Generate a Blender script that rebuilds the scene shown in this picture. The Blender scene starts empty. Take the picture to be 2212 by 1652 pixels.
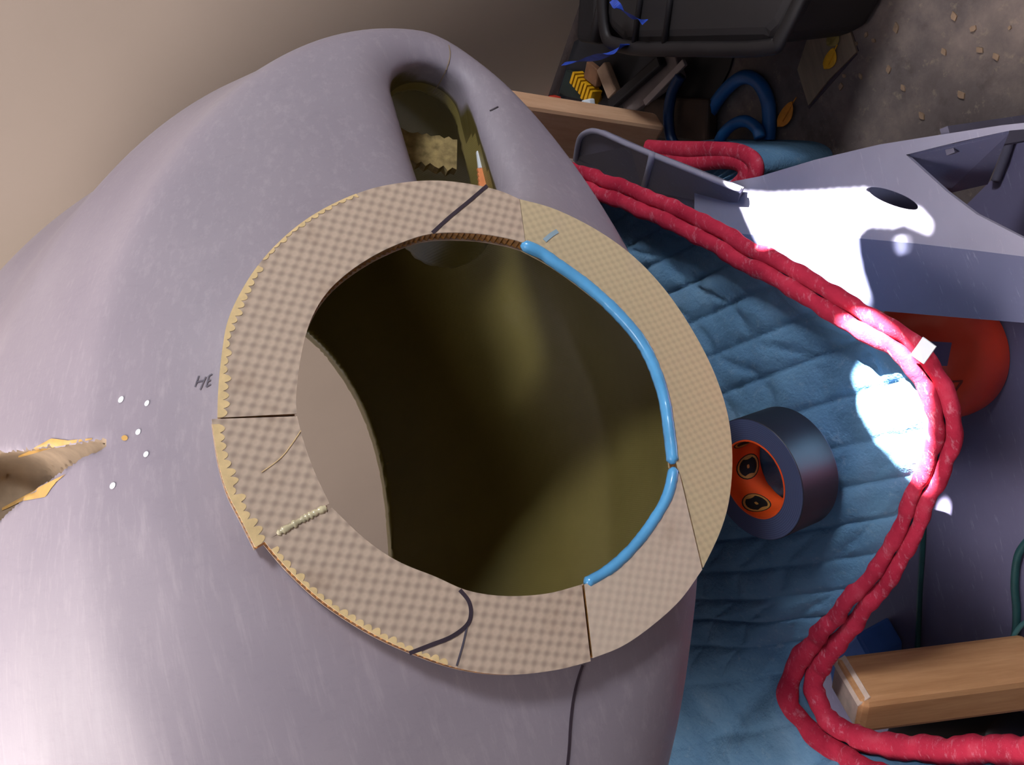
import bpy, bmesh, math, random
import numpy as np
from mathutils import Vector, Matrix
from mathutils.bvhtree import BVHTree

random.seed(7); rng = np.random.default_rng(7)
scene = bpy.context.scene
COL = scene.collection

# ------------------------------------------------------------------ camera
FPX = 2212 * 33 / 36
def nrm(v):
    v = np.array(v, float); return v / np.linalg.norm(v)
th, ro = math.radians(60), math.radians(15)
Zc = np.array([-math.sin(th)*math.cos(ro), -math.sin(th)*math.sin(ro), math.cos(th)])
fw = np.array([0, 0, -1.0]); Yc = nrm(fw - fw.dot(Zc)*Zc); Xc = np.cross(Yc, Zc)
R = np.stack([Xc, Yc, Zc])                 # camera -> world rotation
H = 0.994
CAM = np.array([0, 0, H])
cam_d = bpy.data.cameras.new('camera'); cam = bpy.data.objects.new('camera', cam_d); COL.objects.link(cam)
cam_d.lens = 33; cam_d.sensor_width = 36; cam_d.clip_start = .01
m4 = np.eye(4); m4[:3, :3] = R; m4[:3, 3] = CAM
cam.matrix_world = Matrix(m4.tolist())
scene.camera = cam

# ------------------------------------------------------------------ world, sun, exposure
w = bpy.data.worlds.new('world'); scene.world = w; w.use_nodes = True
bg = w.node_tree.nodes['Background']; bg.inputs['Color'].default_value = (.72, .78, 1, 1); bg.inputs['Strength'].default_value = .28
vs = scene.view_settings
vs.view_transform = 'Standard'; vs.look = 'None'; vs.gamma = 1; vs.use_curve_mapping = False; vs.exposure = 0.92
SUN = nrm((.72, -.25, .62))                # towards the sun
def look(o, d):                            # -Z of o along d
    o.rotation_euler = Vector(d).to_track_quat('-Z', 'Y').to_euler()
sd = bpy.data.lights.new('sun', 'SUN'); sun = bpy.data.objects.new('sun', sd); COL.objects.link(sun)
sd.energy = 100; sd.angle = math.radians(.26); sd.color = (1, .97, .92); look(sun, -SUN); sun.location = tuple(SUN*5)
def area(name, loc, tgt, sx, sy, e, col):
    d = bpy.data.lights.new(name, 'AREA'); d.shape = 'RECTANGLE'; d.size = sx; d.size_y = sy; d.energy = e; d.color = col
    o = bpy.data.objects.new(name, d); COL.objects.link(o); o.location = loc
    look(o, np.array(tgt)-np.array(loc)); return o
area('window_daylight', (1.65, -.60, 1.75), (-.1, .7, .3), .42, .42, 24, (.92, .94, 1))
area('ceiling_lamp', (-.75, 1.35, 2.8), (-.1, 1.0, .6), 1.8, 1.8, 66, (1, .89, .84))

# ------------------------------------------------------------------ helpers
def ray(x, y): return R @ np.array([(x-1106)/FPX, (826-y)/FPX, -1.0])
def U(x, y, z):
    r = ray(x, y); return CAM + r*((z-H)/r[2])
def lin(c):
    return tuple(((v/255)/12.92 if v/255 <= .04045 else ((v/255+.055)/1.055)**2.4) for v in c) + (1,)
def mesh_obj(name, verts, faces, mat=None, parent=None, smooth=False):
    me = bpy.data.meshes.new(name)
    me.from_pydata([tuple(map(float, v)) for v in verts], [], [tuple(map(int, f)) for f in faces]); me.update()
    o = bpy.data.objects.new(name, me); COL.objects.link(o)
    if mat: me.materials.append(mat)
    if smooth: me.polygons.foreach_set('use_smooth', [True]*len(me.polygons))
    if parent: o.parent = parent
    return o
def fix_normals(o):
    bm = bmesh.new(); bm.from_mesh(o.data); bmesh.ops.recalc_face_normals(bm, faces=bm.faces); bm.to_mesh(o.data); bm.free()
def empty(name, loc):
    o = bpy.data.objects.new(name, None); COL.objects.link(o); o.location = tuple(loc); o.empty_display_size = .05
    bpy.context.view_layer.update(); return o
def tag(o, label, cat, group=None, kind=None):
    o['label'] = label; o['category'] = cat
    if group: o['group'] = group
    if kind: o['kind'] = kind
    return o
def to_parent(o, parent):                   # keep world coordinates of the mesh
    o.parent = parent; o.matrix_parent_inverse = Matrix.Translation(parent.location).inverted(); return o
def part(name, verts, faces, mat, parent, smooth=False, fix=True):
    o = mesh_obj(name, verts, faces, mat, None, smooth)
    if fix: fix_normals(o)
    return to_parent(o, parent) if parent else o
def crom(P, n, closed=False):
    P = np.array(P, float); N = len(P); out = []
    segs = N if closed else N-1
    for i in range(segs):
        g = (lambda k: P[k % N]) if closed else (lambda k: P[min(max(k, 0), N-1)])
        p0, p1, p2, p3 = g(i-1), g(i), g(i+1), g(i+2)
        for k in range(n):
            t = k/n
            out.append(.5*((2*p1)+(-p0+p2)*t+(2*p0-5*p1+4*p2-p3)*t*t+(-p0+3*p1-3*p2+p3)*t**3))
    if not closed: out.append(P[-1])
    return np.array(out)
def resample(P, n):
    P = np.array(P, float); d = np.r_[0, np.cumsum(np.linalg.norm(np.diff(P, axis=0), axis=1))]
    t = np.linspace(0, d[-1], n); return np.stack([np.interp(t, d, P[:, k]) for k in range(P.shape[1])], 1)
def sweep(P, profile, up, rad=None, closed=False):
    """profile: (k,2) offsets (side, up); up: vector or array"""
    P = np.array(P); n = len(P); k = len(profile)
    T = np.gradient(P, axis=0); T /= np.linalg.norm(T, axis=1)[:, None]+1e-12
    upv = np.broadcast_to(np.array(up, float), P.shape)
    S = np.cross(T, upv); S /= np.linalg.norm(S, axis=1)[:, None]+1e-12
    Nn = np.cross(S, T)
    rad = np.ones(n) if rad is None else np.array(rad)
    V = []; Fc = []
    for i in range(n):
        for (a, b) in profile: V.append(P[i]+rad[i]*(a*S[i]+b*Nn[i]))
    for i in range(n-1):
        for j in range(k):
            j2 = (j+1) % k; Fc.append((i*k+j, i*k+j2, (i+1)*k+j2, (i+1)*k+j))
    Fc.append(tuple(range(k))); Fc.append(tuple((n-1)*k+j for j in reversed(range(k))))
    return V, Fc
def circ(r, k=10, sx=1, sy=1): return [(r*sx*math.cos(2*math.pi*j/k), r*sy*math.sin(2*math.pi*j/k)) for j in range(k)]
def slab(loop, nrm_, t, bevel=0):
    """flat polygon loop extruded by t along -nrm_"""
    L = [np.array(p) for p in loop]; n = len(L); nv = nrm(nrm_)
    V = L+[p-nv*t for p in L]
    Fc = [tuple(range(n)), tuple(reversed(range(n, 2*n)))]+[(i, i+n, (i+1) % n+n, (i+1) % n) for i in range(n)]
    return V, Fc
def bevel(o, wd, seg=2, ang=30):
    b = o.modifiers.new('bevel', 'BEVEL'); b.width = wd; b.segments = seg; b.limit_method = 'ANGLE'; b.angle_limit = math.radians(ang); return o
def box_verts(c, ax, ay, az):
    c, ax, ay, az = map(np.array, (c, ax, ay, az)); V = [c+sx*ax+sy*ay+sz*az for sx in (-1, 1) for sy in (-1, 1) for sz in (-1, 1)]
    F_ = [(0, 1, 3, 2), (4, 6, 7, 5), (0, 4, 5, 1), (2, 3, 7, 6), (0, 2, 6, 4), (1, 5, 7, 3)]
    return V, F_

# ------------------------------------------------------------------ materials
class NT:
    def __init__(s, name):
        s.m = bpy.data.materials.new(name); s.m.use_nodes = True; s.t = s.m.node_tree; s.b = s.t.nodes['Principled BSDF']
        s.tc = s.t.nodes.new('ShaderNodeTexCoord')
    def n(s, ty, **kw):
        nd = s.t.nodes.new('ShaderNode'+ty)
        for k, v in kw.items(): setattr(nd, k, v)
        return nd
    def l(s, a, b): s.t.links.new(a, b)
    def mapping(s, scale=(1, 1, 1), rot=(0, 0, 0), src='Object'):
        m = s.n('Mapping'); m.inputs['Scale'].default_value = scale; m.inputs['Rotation'].default_value = rot
        s.l(s.tc.outputs[src], m.inputs[0]); return m.outputs[0]
    def noise(s, vec, scale, detail=4, rough=.55):
        nd = s.n('TexNoise'); nd.inputs['Scale'].default_value = scale; nd.inputs['Detail'].default_value = detail; nd.inputs['Roughness'].default_value = rough
        s.l(vec, nd.inputs['Vector']); return nd.outputs['Fac']
    def ramp(s, fac, stops):
        r = s.n('ValToRGB'); e = r.color_ramp.elements
        while len(e) < len(stops): e.new(.5)
        for k, (p, c) in enumerate(stops): e[k].position = p; e[k].color = c if len(c) == 4 else lin(c)
        s.l(fac, r.inputs[0]); return r.outputs[0]
    def mix(s, fac, a, b, mode='MIX'):
        m = s.n('Mix', data_type='RGBA', blend_type=mode)
        for sock, v in ((m.inputs[0], fac), (m.inputs[6], a), (m.inputs[7], b)):
            if hasattr(v, 'links'): s.l(v, sock)
            else: sock.default_value = v
        return m.outputs[2]
    def math(s, op, a, b=0.0, c=None):
        m = s.n('Math', operation=op)
        for k, v in enumerate((a, b) if c is None else (a, b, c)):
            if hasattr(v, 'links'): s.l(v, m.inputs[k])
            else: m.inputs[k].default_value = v
        return m.outputs[0]
    def bump(s, h, strength=.3, dist=.002):
        b = s.n('Bump'); b.inputs['Strength'].default_value = strength; b.inputs['Distance'].default_value = dist
        s.l(h, b.inputs['Height']); s.l(b.outputs[0], s.b.inputs['Normal'])
    def fin(s, col=None, rough=.6, metal=0, spec=.5):
        if col is not None:
            if hasattr(col, 'links'): s.l(col, s.b.inputs['Base Color'])
            else: s.b.inputs['Base Color'].default_value = col
        if hasattr(rough, 'links'): s.l(rough, s.b.inputs['Roughness'])
        else: s.b.inputs['Roughness'].default_value = rough
        s.b.inputs['Metallic'].default_value = metal; s.b.inputs['Specular IOR Level'].default_value = spec
        return s.m
def plain(name, c, rough=.6, var=.12, sc=40, spec=.4):
    t = NT(name); f = t.noise(t.mapping(), sc); a = np.array(lin(c)[:3])
    return t.fin(t.ramp(f, [(.3, tuple(a*(1-var))+(1,)), (.7, tuple(np.minimum(a*(1+var), 1))+(1,))]), rough, 0, spec)

def mat_primer():
    t = NT('sanded_grey_primer'); v = t.mapping()
    big = t.noise(v, 3.2, 3); st = t.noise(t.mapping((6, 90, 60), (0, .5, .6)), 2.2, 5, .7); st2 = t.noise(t.mapping((80, 8, 50), (.4, .2, .9)), 2.0, 5, .7)
    c = t.ramp(big, [(.3, (134, 126, 137)), (.55, (146, 138, 147)), (.72, (156, 148, 153))])
    c = t.mix(t.math('MULTIPLY', t.ramp(st, [(.5, (0, 0, 0)), (.75, (255, 255, 255))]), .30), c, lin((184, 174, 180)))
    c = t.mix(t.math('MULTIPLY', t.ramp(st2, [(.52, (0, 0, 0)), (.8, (255, 255, 255))]), .22), c, lin((112, 106, 118)))
    t.bump(t.math('ADD', st, st2), .12, .0008)
    at = t.n('Attribute', attribute_name='paint_depth'); nzp = t.math('MULTIPLY_ADD', t.noise(v, 40, 3), .012, at.outputs['Fac'])
    c = t.mix(t.ramp(nzp, [(.052, (0, 0, 0)), (.056, (255, 255, 255))]), c, lin((84, 74, 36)))
    return t.fin(c, t.ramp(st, [(.2, (165, 165, 165)), (.8, (205, 205, 205))]), 0, .35)
def mat_olive():
    t = NT('raw_olive_fibreglass'); v = t.mapping()
    c = t.ramp(t.noise(v, 5, 5), [(.3, (112, 100, 50)), (.6, (130, 118, 64)), (.75, (140, 128, 84))])
    wv = t.n('TexWave', wave_type='BANDS'); wv.inputs['Scale'].default_value = 160; t.l(v, wv.inputs[0])
    t.bump(t.math('ADD', t.noise(v, 60, 4), t.math('MULTIPLY', wv.outputs['Fac'], .25)), .25, .001)
    return t.fin(c, .42, 0, .5)
def mat_weave(name, base, dark, amp, kx, ky, rot, tint=None):
    t = NT(name); v = t.mapping((1, 1, 1), (0, 0, rot)); sp = t.n('SeparateXYZ'); 
    nz = t.n('TexNoise'); nz.inputs['Scale'].default_value = 60; t.l(v, nz.inputs[0])
    vm = t.n('VectorMath', operation='MULTIPLY_ADD'); t.l(nz.outputs['Color'], vm.inputs[0]); vm.inputs[1].default_value = (.002,)*3; t.l(v, vm.inputs[2])
    t.l(vm.outputs[0], sp.inputs[0])
    cx = t.math('COSINE', t.math('MULTIPLY', sp.outputs[0], kx)); cy = t.math('COSINE', t.math('MULTIPLY', sp.outputs[1], ky))
    pr = t.math('MULTIPLY_ADD', t.math('MULTIPLY', cx, cy), .5, .5)
    f = t.ramp(pr, [(.25, (0, 0, 0)), (.95, (255, 255, 255))])
    c = t.mix(t.math('MULTIPLY', f, amp), lin(base), lin(dark))
    st = t.noise(t.mapping(), 22, 5); c = t.mix(t.math('MULTIPLY', t.ramp(st, [(.56, (0, 0, 0)), (.8, (255, 255, 255))]), .5), c, lin(tint or (146, 118, 96)))
    t.bump(pr, .25, .0008)
    return t.fin(c, .5, 0, .4)
def mat_quilt():
    t = NT('blue_quilted_cotton'); v = t.mapping()
    c = t.ramp(t.noise(v, 7, 6), [(.3, (74, 112, 146)), (.55, (96, 134, 164)), (.75, (124, 156, 182))])
    dust = t.noise(v, 90, 6, .75); c = t.mix(t.math('MULTIPLY', t.ramp(dust, [(.56, (0, 0, 0)), (.72, (255, 255, 255))]), .38), c, lin((150, 172, 190)))
    t.bump(t.math('ADD', t.noise(v, 260, 3), t.math('MULTIPLY', t.noise(v, 55, 4), 1.6)), .6, .0025)
    return t.fin(c, .95, 0, .15)
def mat_trim():
    t = NT('dusty_red_binding'); v = t.mapping()
    c = t.ramp(t.noise(v, 30, 5), [(.3, (150, 26, 52)), (.6, (182, 44, 70)), (.8, (196, 78, 96))])
    d = t.noise(t.mapping((60, 140, 60), (0, 0, .8)), 1.3, 6, .75); c = t.mix(t.math('MULTIPLY', t.ramp(d, [(.55, (0, 0, 0)), (.78, (255, 255, 255))]), .6), c, lin((212, 164, 180)))
    t.bump(t.noise(v, 320, 3), .5, .0015)
    return t.fin(c, .9, 0, .2)
def mat_floor():
    t = NT('dirty_concrete'); v = t.mapping()
    c = t.ramp(t.noise(v, 6, 8, .65), [(.32, (76, 67, 66)), (.5, (100, 90, 87)), (.68, (134, 119, 111))])
    c = t.mix(t.math('MULTIPLY', t.ramp(t.noise(v, 55, 6, .7), [(.58, (0, 0, 0)), (.72, (255, 255, 255))]), .55), c, lin((158, 140, 120)))
    c = t.mix(t.math('MULTIPLY', t.ramp(t.noise(v, 16, 5, .7), [(.55, (0, 0, 0)), (.7, (255, 255, 255))]), .5), c, lin((58, 50, 48)))
    t.bump(t.noise(v, 120, 6), .5, .002)
    return t.fin(c, .85, 0, .25)
def mat_wood(name, a, b, rot=(0, 0, 0)):
    t = NT(name); v = t.mapping((6, 60, 60), rot)
    c = t.ramp(t.noise(v, 1.6, 6, .65), [(.3, a), (.7, b)])
    t.bump(t.noise(v, 4, 4), .2, .0008)
    return t.fin(c, .65, 0, .3)
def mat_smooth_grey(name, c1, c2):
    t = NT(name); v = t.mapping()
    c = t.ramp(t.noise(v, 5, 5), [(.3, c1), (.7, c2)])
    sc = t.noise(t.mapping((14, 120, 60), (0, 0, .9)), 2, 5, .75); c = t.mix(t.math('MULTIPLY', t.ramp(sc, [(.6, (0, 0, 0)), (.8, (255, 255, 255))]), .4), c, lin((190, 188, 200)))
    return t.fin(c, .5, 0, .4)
def mat_tape_side():
    t = NT('tape_side'); sp = t.n('SeparateXYZ'); t.l(t.tc.outputs['Object'], sp.inputs[0])
    r = t.math('SQRT', t.math('ADD', t.math('POWER', sp.outputs[0], 2), t.math('POWER', sp.outputs[1], 2)))
    s = t.math('SINE', t.math('MULTIPLY', r, 3200))
    c = t.mix(t.math('MULTIPLY_ADD', s, .5, .5), lin((60, 68, 98)), lin((80, 88, 118)))
    return t.fin(c, .55, 0, .4)
PRIMER = mat_primer(); OLIVE = mat_olive()
TAN = plain('sanded_tan_filler', (146, 128, 106), .8, .2, 45); GOLD = plain('exposed_gold_laminate', (192, 152, 84), .6, .2, 50)
WEAVE1 = mat_weave('honeycomb_panel_weave', (202, 181, 160), (142, 123, 110), .62, 2*math.pi/.0100, 2*math.pi/.0120, .62)
WEAVE2 = mat_weave('honeycomb_panel_yellow_weave', (204, 186, 150), (168, 151, 122), .5, 2*math.pi/.0075, 2*math.pi/.0085, -.3, (184, 164, 148))
WEAVE3 = mat_weave('honeycomb_panel_pale_weave', (208, 190, 170), (176, 158, 142), .45, 2*math.pi/.0090, 2*math.pi/.0106, .62)
CORE = plain('honeycomb_core_amber', (150, 104, 46), .5, .5, 220); RIM = plain('pale_resin_rim', (232, 204, 150), .35, .12, 120, .5)
INK = plain('black_marker_ink', (58, 48, 58), .5, .2); PENCIL = plain('pencil_grey', (84, 80, 92), .6, .2)
BLUEPUTTY = plain('blue_edge_sealant', (92, 168, 220), .22, .12, 30, .6); EPOXY = plain('cured_epoxy', (206, 196, 160), .12, .2, 60, .7)
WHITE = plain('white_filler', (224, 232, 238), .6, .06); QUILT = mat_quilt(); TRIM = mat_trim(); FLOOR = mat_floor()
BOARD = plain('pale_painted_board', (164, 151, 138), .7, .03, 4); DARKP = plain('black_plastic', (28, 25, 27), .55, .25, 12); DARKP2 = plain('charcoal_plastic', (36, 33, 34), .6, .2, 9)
WOOD1 = mat_wood('planed_pine', (196, 152, 118), (216, 176, 142)); WOOD2 = mat_wood('oiled_wood', (184, 132, 88), (208, 158, 112)); ENDGRAIN = plain('pale_end_grain', (206, 184, 168), .8, .15, 80)
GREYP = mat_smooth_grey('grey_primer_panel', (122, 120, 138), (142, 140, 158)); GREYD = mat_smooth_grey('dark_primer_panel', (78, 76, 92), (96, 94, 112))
GREYP_SHADE = mat_smooth_grey('shaded_primer_panel', (84, 88, 116), (98, 100, 128))  # panel primer again, with shade mixed into its colour
ORANGE = plain('orange_plastic', (214, 62, 34), .3, .1, 20, .5); TAPE = plain('black_duct_tape', (26, 27, 36), .5, .2, 30, .4); TSIDE = mat_tape_side()
COREO = plain('orange_cardboard_core', (236, 84, 24), .6, .08, 40); LOGO_B = plain('black_print', (22, 22, 22), .6, .3, 200); LOGO_T = plain('tan_print', (196, 142, 72), .6, .15, 80)
CORDG = plain('green_cord', (30, 74, 76), .5, .2, 50); HOSE = plain('blue_air_hose', (26, 84, 142), .4, .15, 40); BTAPE = plain('blue_masking_tape', (44, 76, 180), .6, .25, 90)
BLUEPL = plain('blue_plastic', (66, 112, 196), .4, .08); YEL = plain('yellow_plastic', (220, 166, 24), .5, .15, 60); LEAFY = plain('yellow_leaf', (226, 170, 36), .7, .2, 90)
LEAFO = plain('orange_leaf', (204, 128, 40), .7, .2, 90); LEAFG = plain('olive_leaf', (142, 124, 64), .7, .2, 90); CHIP = plain('pale_debris', (140, 116, 94), .8, .25, 120)
BEIGE = plain('beige_wood', (176, 148, 122), .7, .15, 40); REDP = plain('red_plastic', (200, 60, 44), .5, .1); OLDWOOD = mat_wood('weathered_board', (112, 98, 82), (138, 122, 102), (0, 0, .8))
METAL = plain('dull_metal', (150, 140, 138), .35, .15, 30, .6); SHELF = plain('dark_brown_wood', (60, 44, 34), .7, .3, 30)

# ------------------------------------------------------------------ setting
f_ = mesh_obj('floor', [(-4, -3, 0), (4, -3, 0), (4, 4.2, 0), (-4, 4.2, 0)], [(0, 1, 2, 3)], FLOOR); f_['kind'] = 'structure'
GARAGE = plain('dark_garage_wall', (96, 88, 84), .9, .15, 3)
wl2 = mesh_obj('wall_left', [(-2.1, -1.7, 0), (-2.1, 3.6, 0), (-2.1, 3.6, 2.7), (-2.1, -1.7, 2.7)], [(0, 1, 2, 3)], GARAGE); wl2['kind'] = 'structure'
wl3 = mesh_obj('wall_back', [(-2.1, -1.7, 0), (1.75, -1.7, 0), (1.75, -1.7, 2.7), (-2.1, -1.7, 2.7)], [(0, 1, 2, 3)], GARAGE); wl3['kind'] = 'structure'
# pale board: stands behind the cowling, its lower edge close to the floor
ZB = .03
e0, e1 = U(1255, 0, ZB), U(845, 1200, ZB); ed = nrm(e1-e0); bn = np.array([ed[1], -ed[0], 0]); bn = bn if bn @ (CAM-e0) > 0 else -bn
lean = nrm(np.array([0, 0, 1])-.06*bn)
A0, A1 = e0-ed*.75, e1+ed*.9
wb = empty('leaning_board', (A0+A1)/2*np.array([1, 1, 0])+np.array([0, 0, .0]))
part('face_sheet', *slab([A0, A1, A1+lean*1.75, A0+lean*1.75], np.cross(ed, lean) if np.cross(ed, lean) @ bn > 0 else -np.cross(ed, lean), .03), BOARD, wb)
for k in (.12, .5, .88):
    c = A0*(1-k)+A1*k-bn*.05; part('foot_batten', *box_verts((c[0], c[1], .1), ed*.04, bn*.018, (0, 0, .1)), BEIGE, wb)
tag(wb, 'large smooth pale beige board standing upright behind the grey cowling', 'board')

# ------------------------------------------------------------------ cowling (implicit surface)
nc = nrm((.30, .30, .90)); Oc = np.array([(1020-1106)/FPX, (826-925)/FPX, -1])*.73
q_ = np.array([-1, 0, 0.]); q_ = nrm(q_-q_.dot(nc)*nc); p_ = np.cross(q_, nc); p_ = p_ if p_[1] > 0 else -p_
NW, PW, QW, OW = R @ nc, R @ p_, R @ q_, CAM+R @ Oc
def L2W(s, u, w_): return OW[None]-np.outer(np.ravel(s), NW)+np.outer(np.ravel(u), PW)+np.outer(np.ravel(w_), QW)
def W2L(P): d = np.atleast_2d(P)-OW; return -d @ NW, d @ PW, d @ QW
def ringpt(x, y, s=0.0):
    r = ray(x, y); return CAM+r*(((OW-CAM) @ NW - s)/(r @ NW))
def table(pts):
    pts = np.array(pts); xs = np.linspace(-.1, .75, 851); ys = np.interp(xs, pts[:, 0], pts[:, 1])
    for _ in range(3): ys = np.convolve(np.pad(ys, 8, mode='edge'), np.ones(17)/17, 'valid')
    return lambda s: np.interp(s, xs, ys)
UMAX = table([(-.1, .05), (0, .165), (.012, .195), (.04, .268), (.08, .432), (.15, .456), (.25, .496), (.4, .508), (.8, .52)])
UMIN = table([(-.1, -.05), (0, -.135), (.012, -.150), (.04, -.222), (.08, -.325), (.15, -.43), (.25, -.49), (.4, -.53), (.8, -.54)])
WTOP = table([(-.1, .08), (0, .145), (.012, .166), (.04, .232), (.08, .285), (.15, .335), (.25, .398), (.4, .467), (.5, .54), (.65, .58), (.8, .60)])
WBOT = table([(-.1, -.14), (0, -.185), (.012, -.20), (.04, -.215), (.08, -.226), (.15, -.235), (.25, -.235), (.4, -.20), (.8, -.14)])
def sminf(a, b, k): h = np.maximum(k-np.abs(a-b), 0)/k; return np.minimum(a, b)-h*h*k*.25
def smaxf(a, b, k): return -sminf(-a, -b, k)
def Graw(s, u, w_):
    a1, a0, b1, b0 = UMAX(s), UMIN(s), WTOP(s), WBOT(s)
    uc, wc = (a1+a0)/2, np.clip((b1+b0)/2, -.02, .3); A = (a1-a0)/2
    B = np.where(w_ > wc, b1-wc, wc-b0)
    du = (u-uc)/A; sg = 1/(1+np.exp(du*9)); low = 1/(1+np.exp((w_-wc)*40))
    n = (1.90*(1-low)+1.56*low)*(1-sg)+sg*(2.25+1.6*low)
    r = (np.abs(du)**n+(np.abs(w_-wc)/B)**n+1e-9)**(1/n)
    return (r-1)*np.minimum(A, B)
def gnorm(s, u, w_, e=.002):
    g = Graw(s, u, w_)
    gs = (Graw(s+e, u, w_)-Graw(s-e, u, w_))/(2*e); gu = (Graw(s, u+e, w_)-Graw(s, u-e, w_))/(2*e); gw = (Graw(s, u, w_+e)-Graw(s, u, w_-e))/(2*e)
    return g/np.maximum(np.sqrt(gs*gs+gu*gu+gw*gw), .25)
TA, TB_ = np.array([.356, .024]), np.array([.250, -.002])        # inlet opening: capsule between two points in (u, w)
def capsule(u, w_):
    d = TB_-TA; t = np.clip(((u-TA[0])*d[0]+(w_-TA[1])*d[1])/(d @ d), 0, 1)
    return np.hypot(u-TA[0]-t*d[0], w_-TA[1]-t*d[1])
THK = .012; TRAD = .039
NOTCH = [None, None]
def skin_body(s, u, w_, Fv):
    return smaxf(smaxf(Fv, .0165-s, .012), -np.maximum(capsule(u, w_)-TRAD, s-.30), .045)
def solid(s, u, w_, Fv):
    body = smaxf(Fv, .0165-s, .012)
    tun = np.maximum(capsule(u, w_)-TRAD, s-.30)
    body = smaxf(body, -tun, .045)
    short = np.maximum(capsule(u, w_)-TRAD, s-.125)
    inner = smaxf(smaxf(Fv, -short, .045)+THK, s-.44, .20)
    hole = np.maximum(np.hypot(u-.02, w_+.018)-.1535, s-.07)
    o2 = smaxf(-(w_+.012-(u-.04)*.11), (u-.245)*.62-(w_-.11)*.78*.62, .09)
    opening = np.maximum(np.maximum(o2, .22-s), Fv+THK)
    back = np.maximum(Fv+THK, .462-s)
    V = np.minimum(np.minimum(sminf(inner, hole, .012), opening), back)
    V = np.minimum(V, tun)
    res = np.maximum(body, -V)
    if NOTCH[0] is not None:
        a, b = NOTCH; d = b-a; px, py, pz = s-a[0], u-a[1], w_-a[2]
        t = np.clip((px*d[0]+py*d[1]+pz*d[2])/(d @ d), 0, 1.3); dist = np.sqrt((px-t*d[0])**2+(py-t*d[1])**2+(pz-t*d[2])**2)
        rad = .002+.028*t
        pocket = dist-rad
        res = np.minimum(res, np.maximum(np.maximum(Fv, pocket-.008), -s))   # backing under the groove
        res = smaxf(res, -pocket, .004)
    return np.maximum(res, s-.66)
h = .005
gs = np.arange(-.012, .685, h); gu = np.arange(-.585, .605, h); gw = np.arange(-.28, .615, h)
S3, U3, W3 = np.meshgrid(gs, gu, gw, indexing='ij')
G3 = Graw(S3, U3, W3); gr = np.gradient(G3, h); F3 = G3/np.maximum(np.sqrt(gr[0]**2+gr[1]**2+gr[2]**2), .25)
def hit_outer(x, y):                          # where a sight line meets the outer skin
    r = ray(x, y); ts = np.linspace(.4, 2.0, 4000); P = CAM+ts[:, None]*r
    s, u, w_ = W2L(P); f = np.maximum(Graw(s, u, w_), .0165-s); k = np.argmax(f < 0)
    return np.array([s[k], u[k], w_[k]]) if f[k] < 0 else None
NOTCH = [hit_outer(226, 957), hit_outer(20, 1040)]
NOTCH[1] = NOTCH[1]-.018*nrm([(Graw(*(NOTCH[1]+d_*.002))-Graw(*(NOTCH[1]-d_*.002))) for d_ in np.eye(3)])
def surface_nets(fld):
    sg = fld < 0; nx, ny, nz = fld.shape
    c = np.zeros((nx-1, ny-1, nz-1), int)
    for dx in (0, 1):
        for dy in (0, 1):
            for dz in (0, 1): c += sg[dx:nx-1+dx, dy:ny-1+dy, dz:nz-1+dz]
    act = (c > 0) & (c < 8); idx = np.full(act.shape, -1, int); cells = np.argwhere(act); idx[act] = np.arange(len(cells))
    acc = np.zeros((len(cells), 3)); cnt = np.zeros(len(cells))
    corners = [(a, b, d) for a in (0, 1) for b in (0, 1) for d in (0, 1)]
    for i, ca in enumerate(corners):
        for cb in corners[i+1:]:
            if sum(abs(p-q) for p, q in zip(ca, cb)) != 1: continue
            fa = fld[cells[:, 0]+ca[0], cells[:, 1]+ca[1], cells[:, 2]+ca[2]]; fb = fld[cells[:, 0]+cb[0], cells[:, 1]+cb[1], cells[:, 2]+cb[2]]
            mk = (fa < 0) != (fb < 0); t = np.where(mk, fa/(np.where(mk, fa-fb, 1)), 0)
            pt = np.array(ca)+t[:, None]*(np.array(cb)-np.array(ca)); acc[mk] += pt[mk]; cnt[mk] += 1
    V = cells+acc/np.maximum(cnt, 1)[:, None]
    quads = []
    for ax in range(3):
        a = np.moveaxis(sg, ax, 0); ch = a[:-1] != a[1:]; ii = np.argwhere(ch)
        o1, o2 = [(1, 2), (0, 2), (0, 1)][ax]
        e = np.zeros((len(ii), 3), int); e[:, ax] = ii[:, 0]; e[:, o1] = ii[:, 1]; e[:, o2] = ii[:, 2]
        ok = (e[:, o1] > 0) & (e[:, o2] > 0) & (e[:, o1] < fld.shape[o1]-1) & (e[:, o2] < fld.shape[o2]-1); e = e[ok]
        flip = sg[e[:, 0], e[:, 1], e[:, 2]]
        def cell(d1, d2):
            k = e.copy(); k[:, o1] -= d1; k[:, o2] -= d2; return idx[k[:, 0], k[:, 1], k[:, 2]]
        qd = np.stack([cell(1, 1), cell(0, 1), cell(0, 0), cell(1, 0)], 1)
        fl = flip if ax != 1 else ~flip
        qd[~fl] = qd[~fl][:, ::-1]; quads.append(qd)
    return V, np.concatenate(quads)
fld = solid(S3, U3, W3, F3)
Vg, Qg = surface_nets(fld)
lo = np.array([gs[0], gu[0], gw[0]]); Vl = lo+Vg*h
def full(P): return solid(P[:, 0], P[:, 1], P[:, 2], gnorm(P[:, 0], P[:, 1], P[:, 2]))
for it in range(2):                            # pull vertices onto the exact surface
    f0 = full(Vl); e = .0015; g = np.stack([(full(Vl+np.eye(3)[k]*e)-full(Vl-np.eye(3)[k]*e))/(2*e) for k in range(3)], 1)
    st = f0[:, None]*g/np.maximum((g*g).sum(1), .3)[:, None]; ln = np.linalg.norm(st, axis=1); st *= np.minimum(1, .004/np.maximum(ln, 1e-9))[:, None]; Vl = Vl-st
VW = L2W(Vl[:, 0], Vl[:, 1], Vl[:, 2])
print('cowl zmin', VW[:, 2].min(), VW[VW[:, 2].argmin()])
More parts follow.
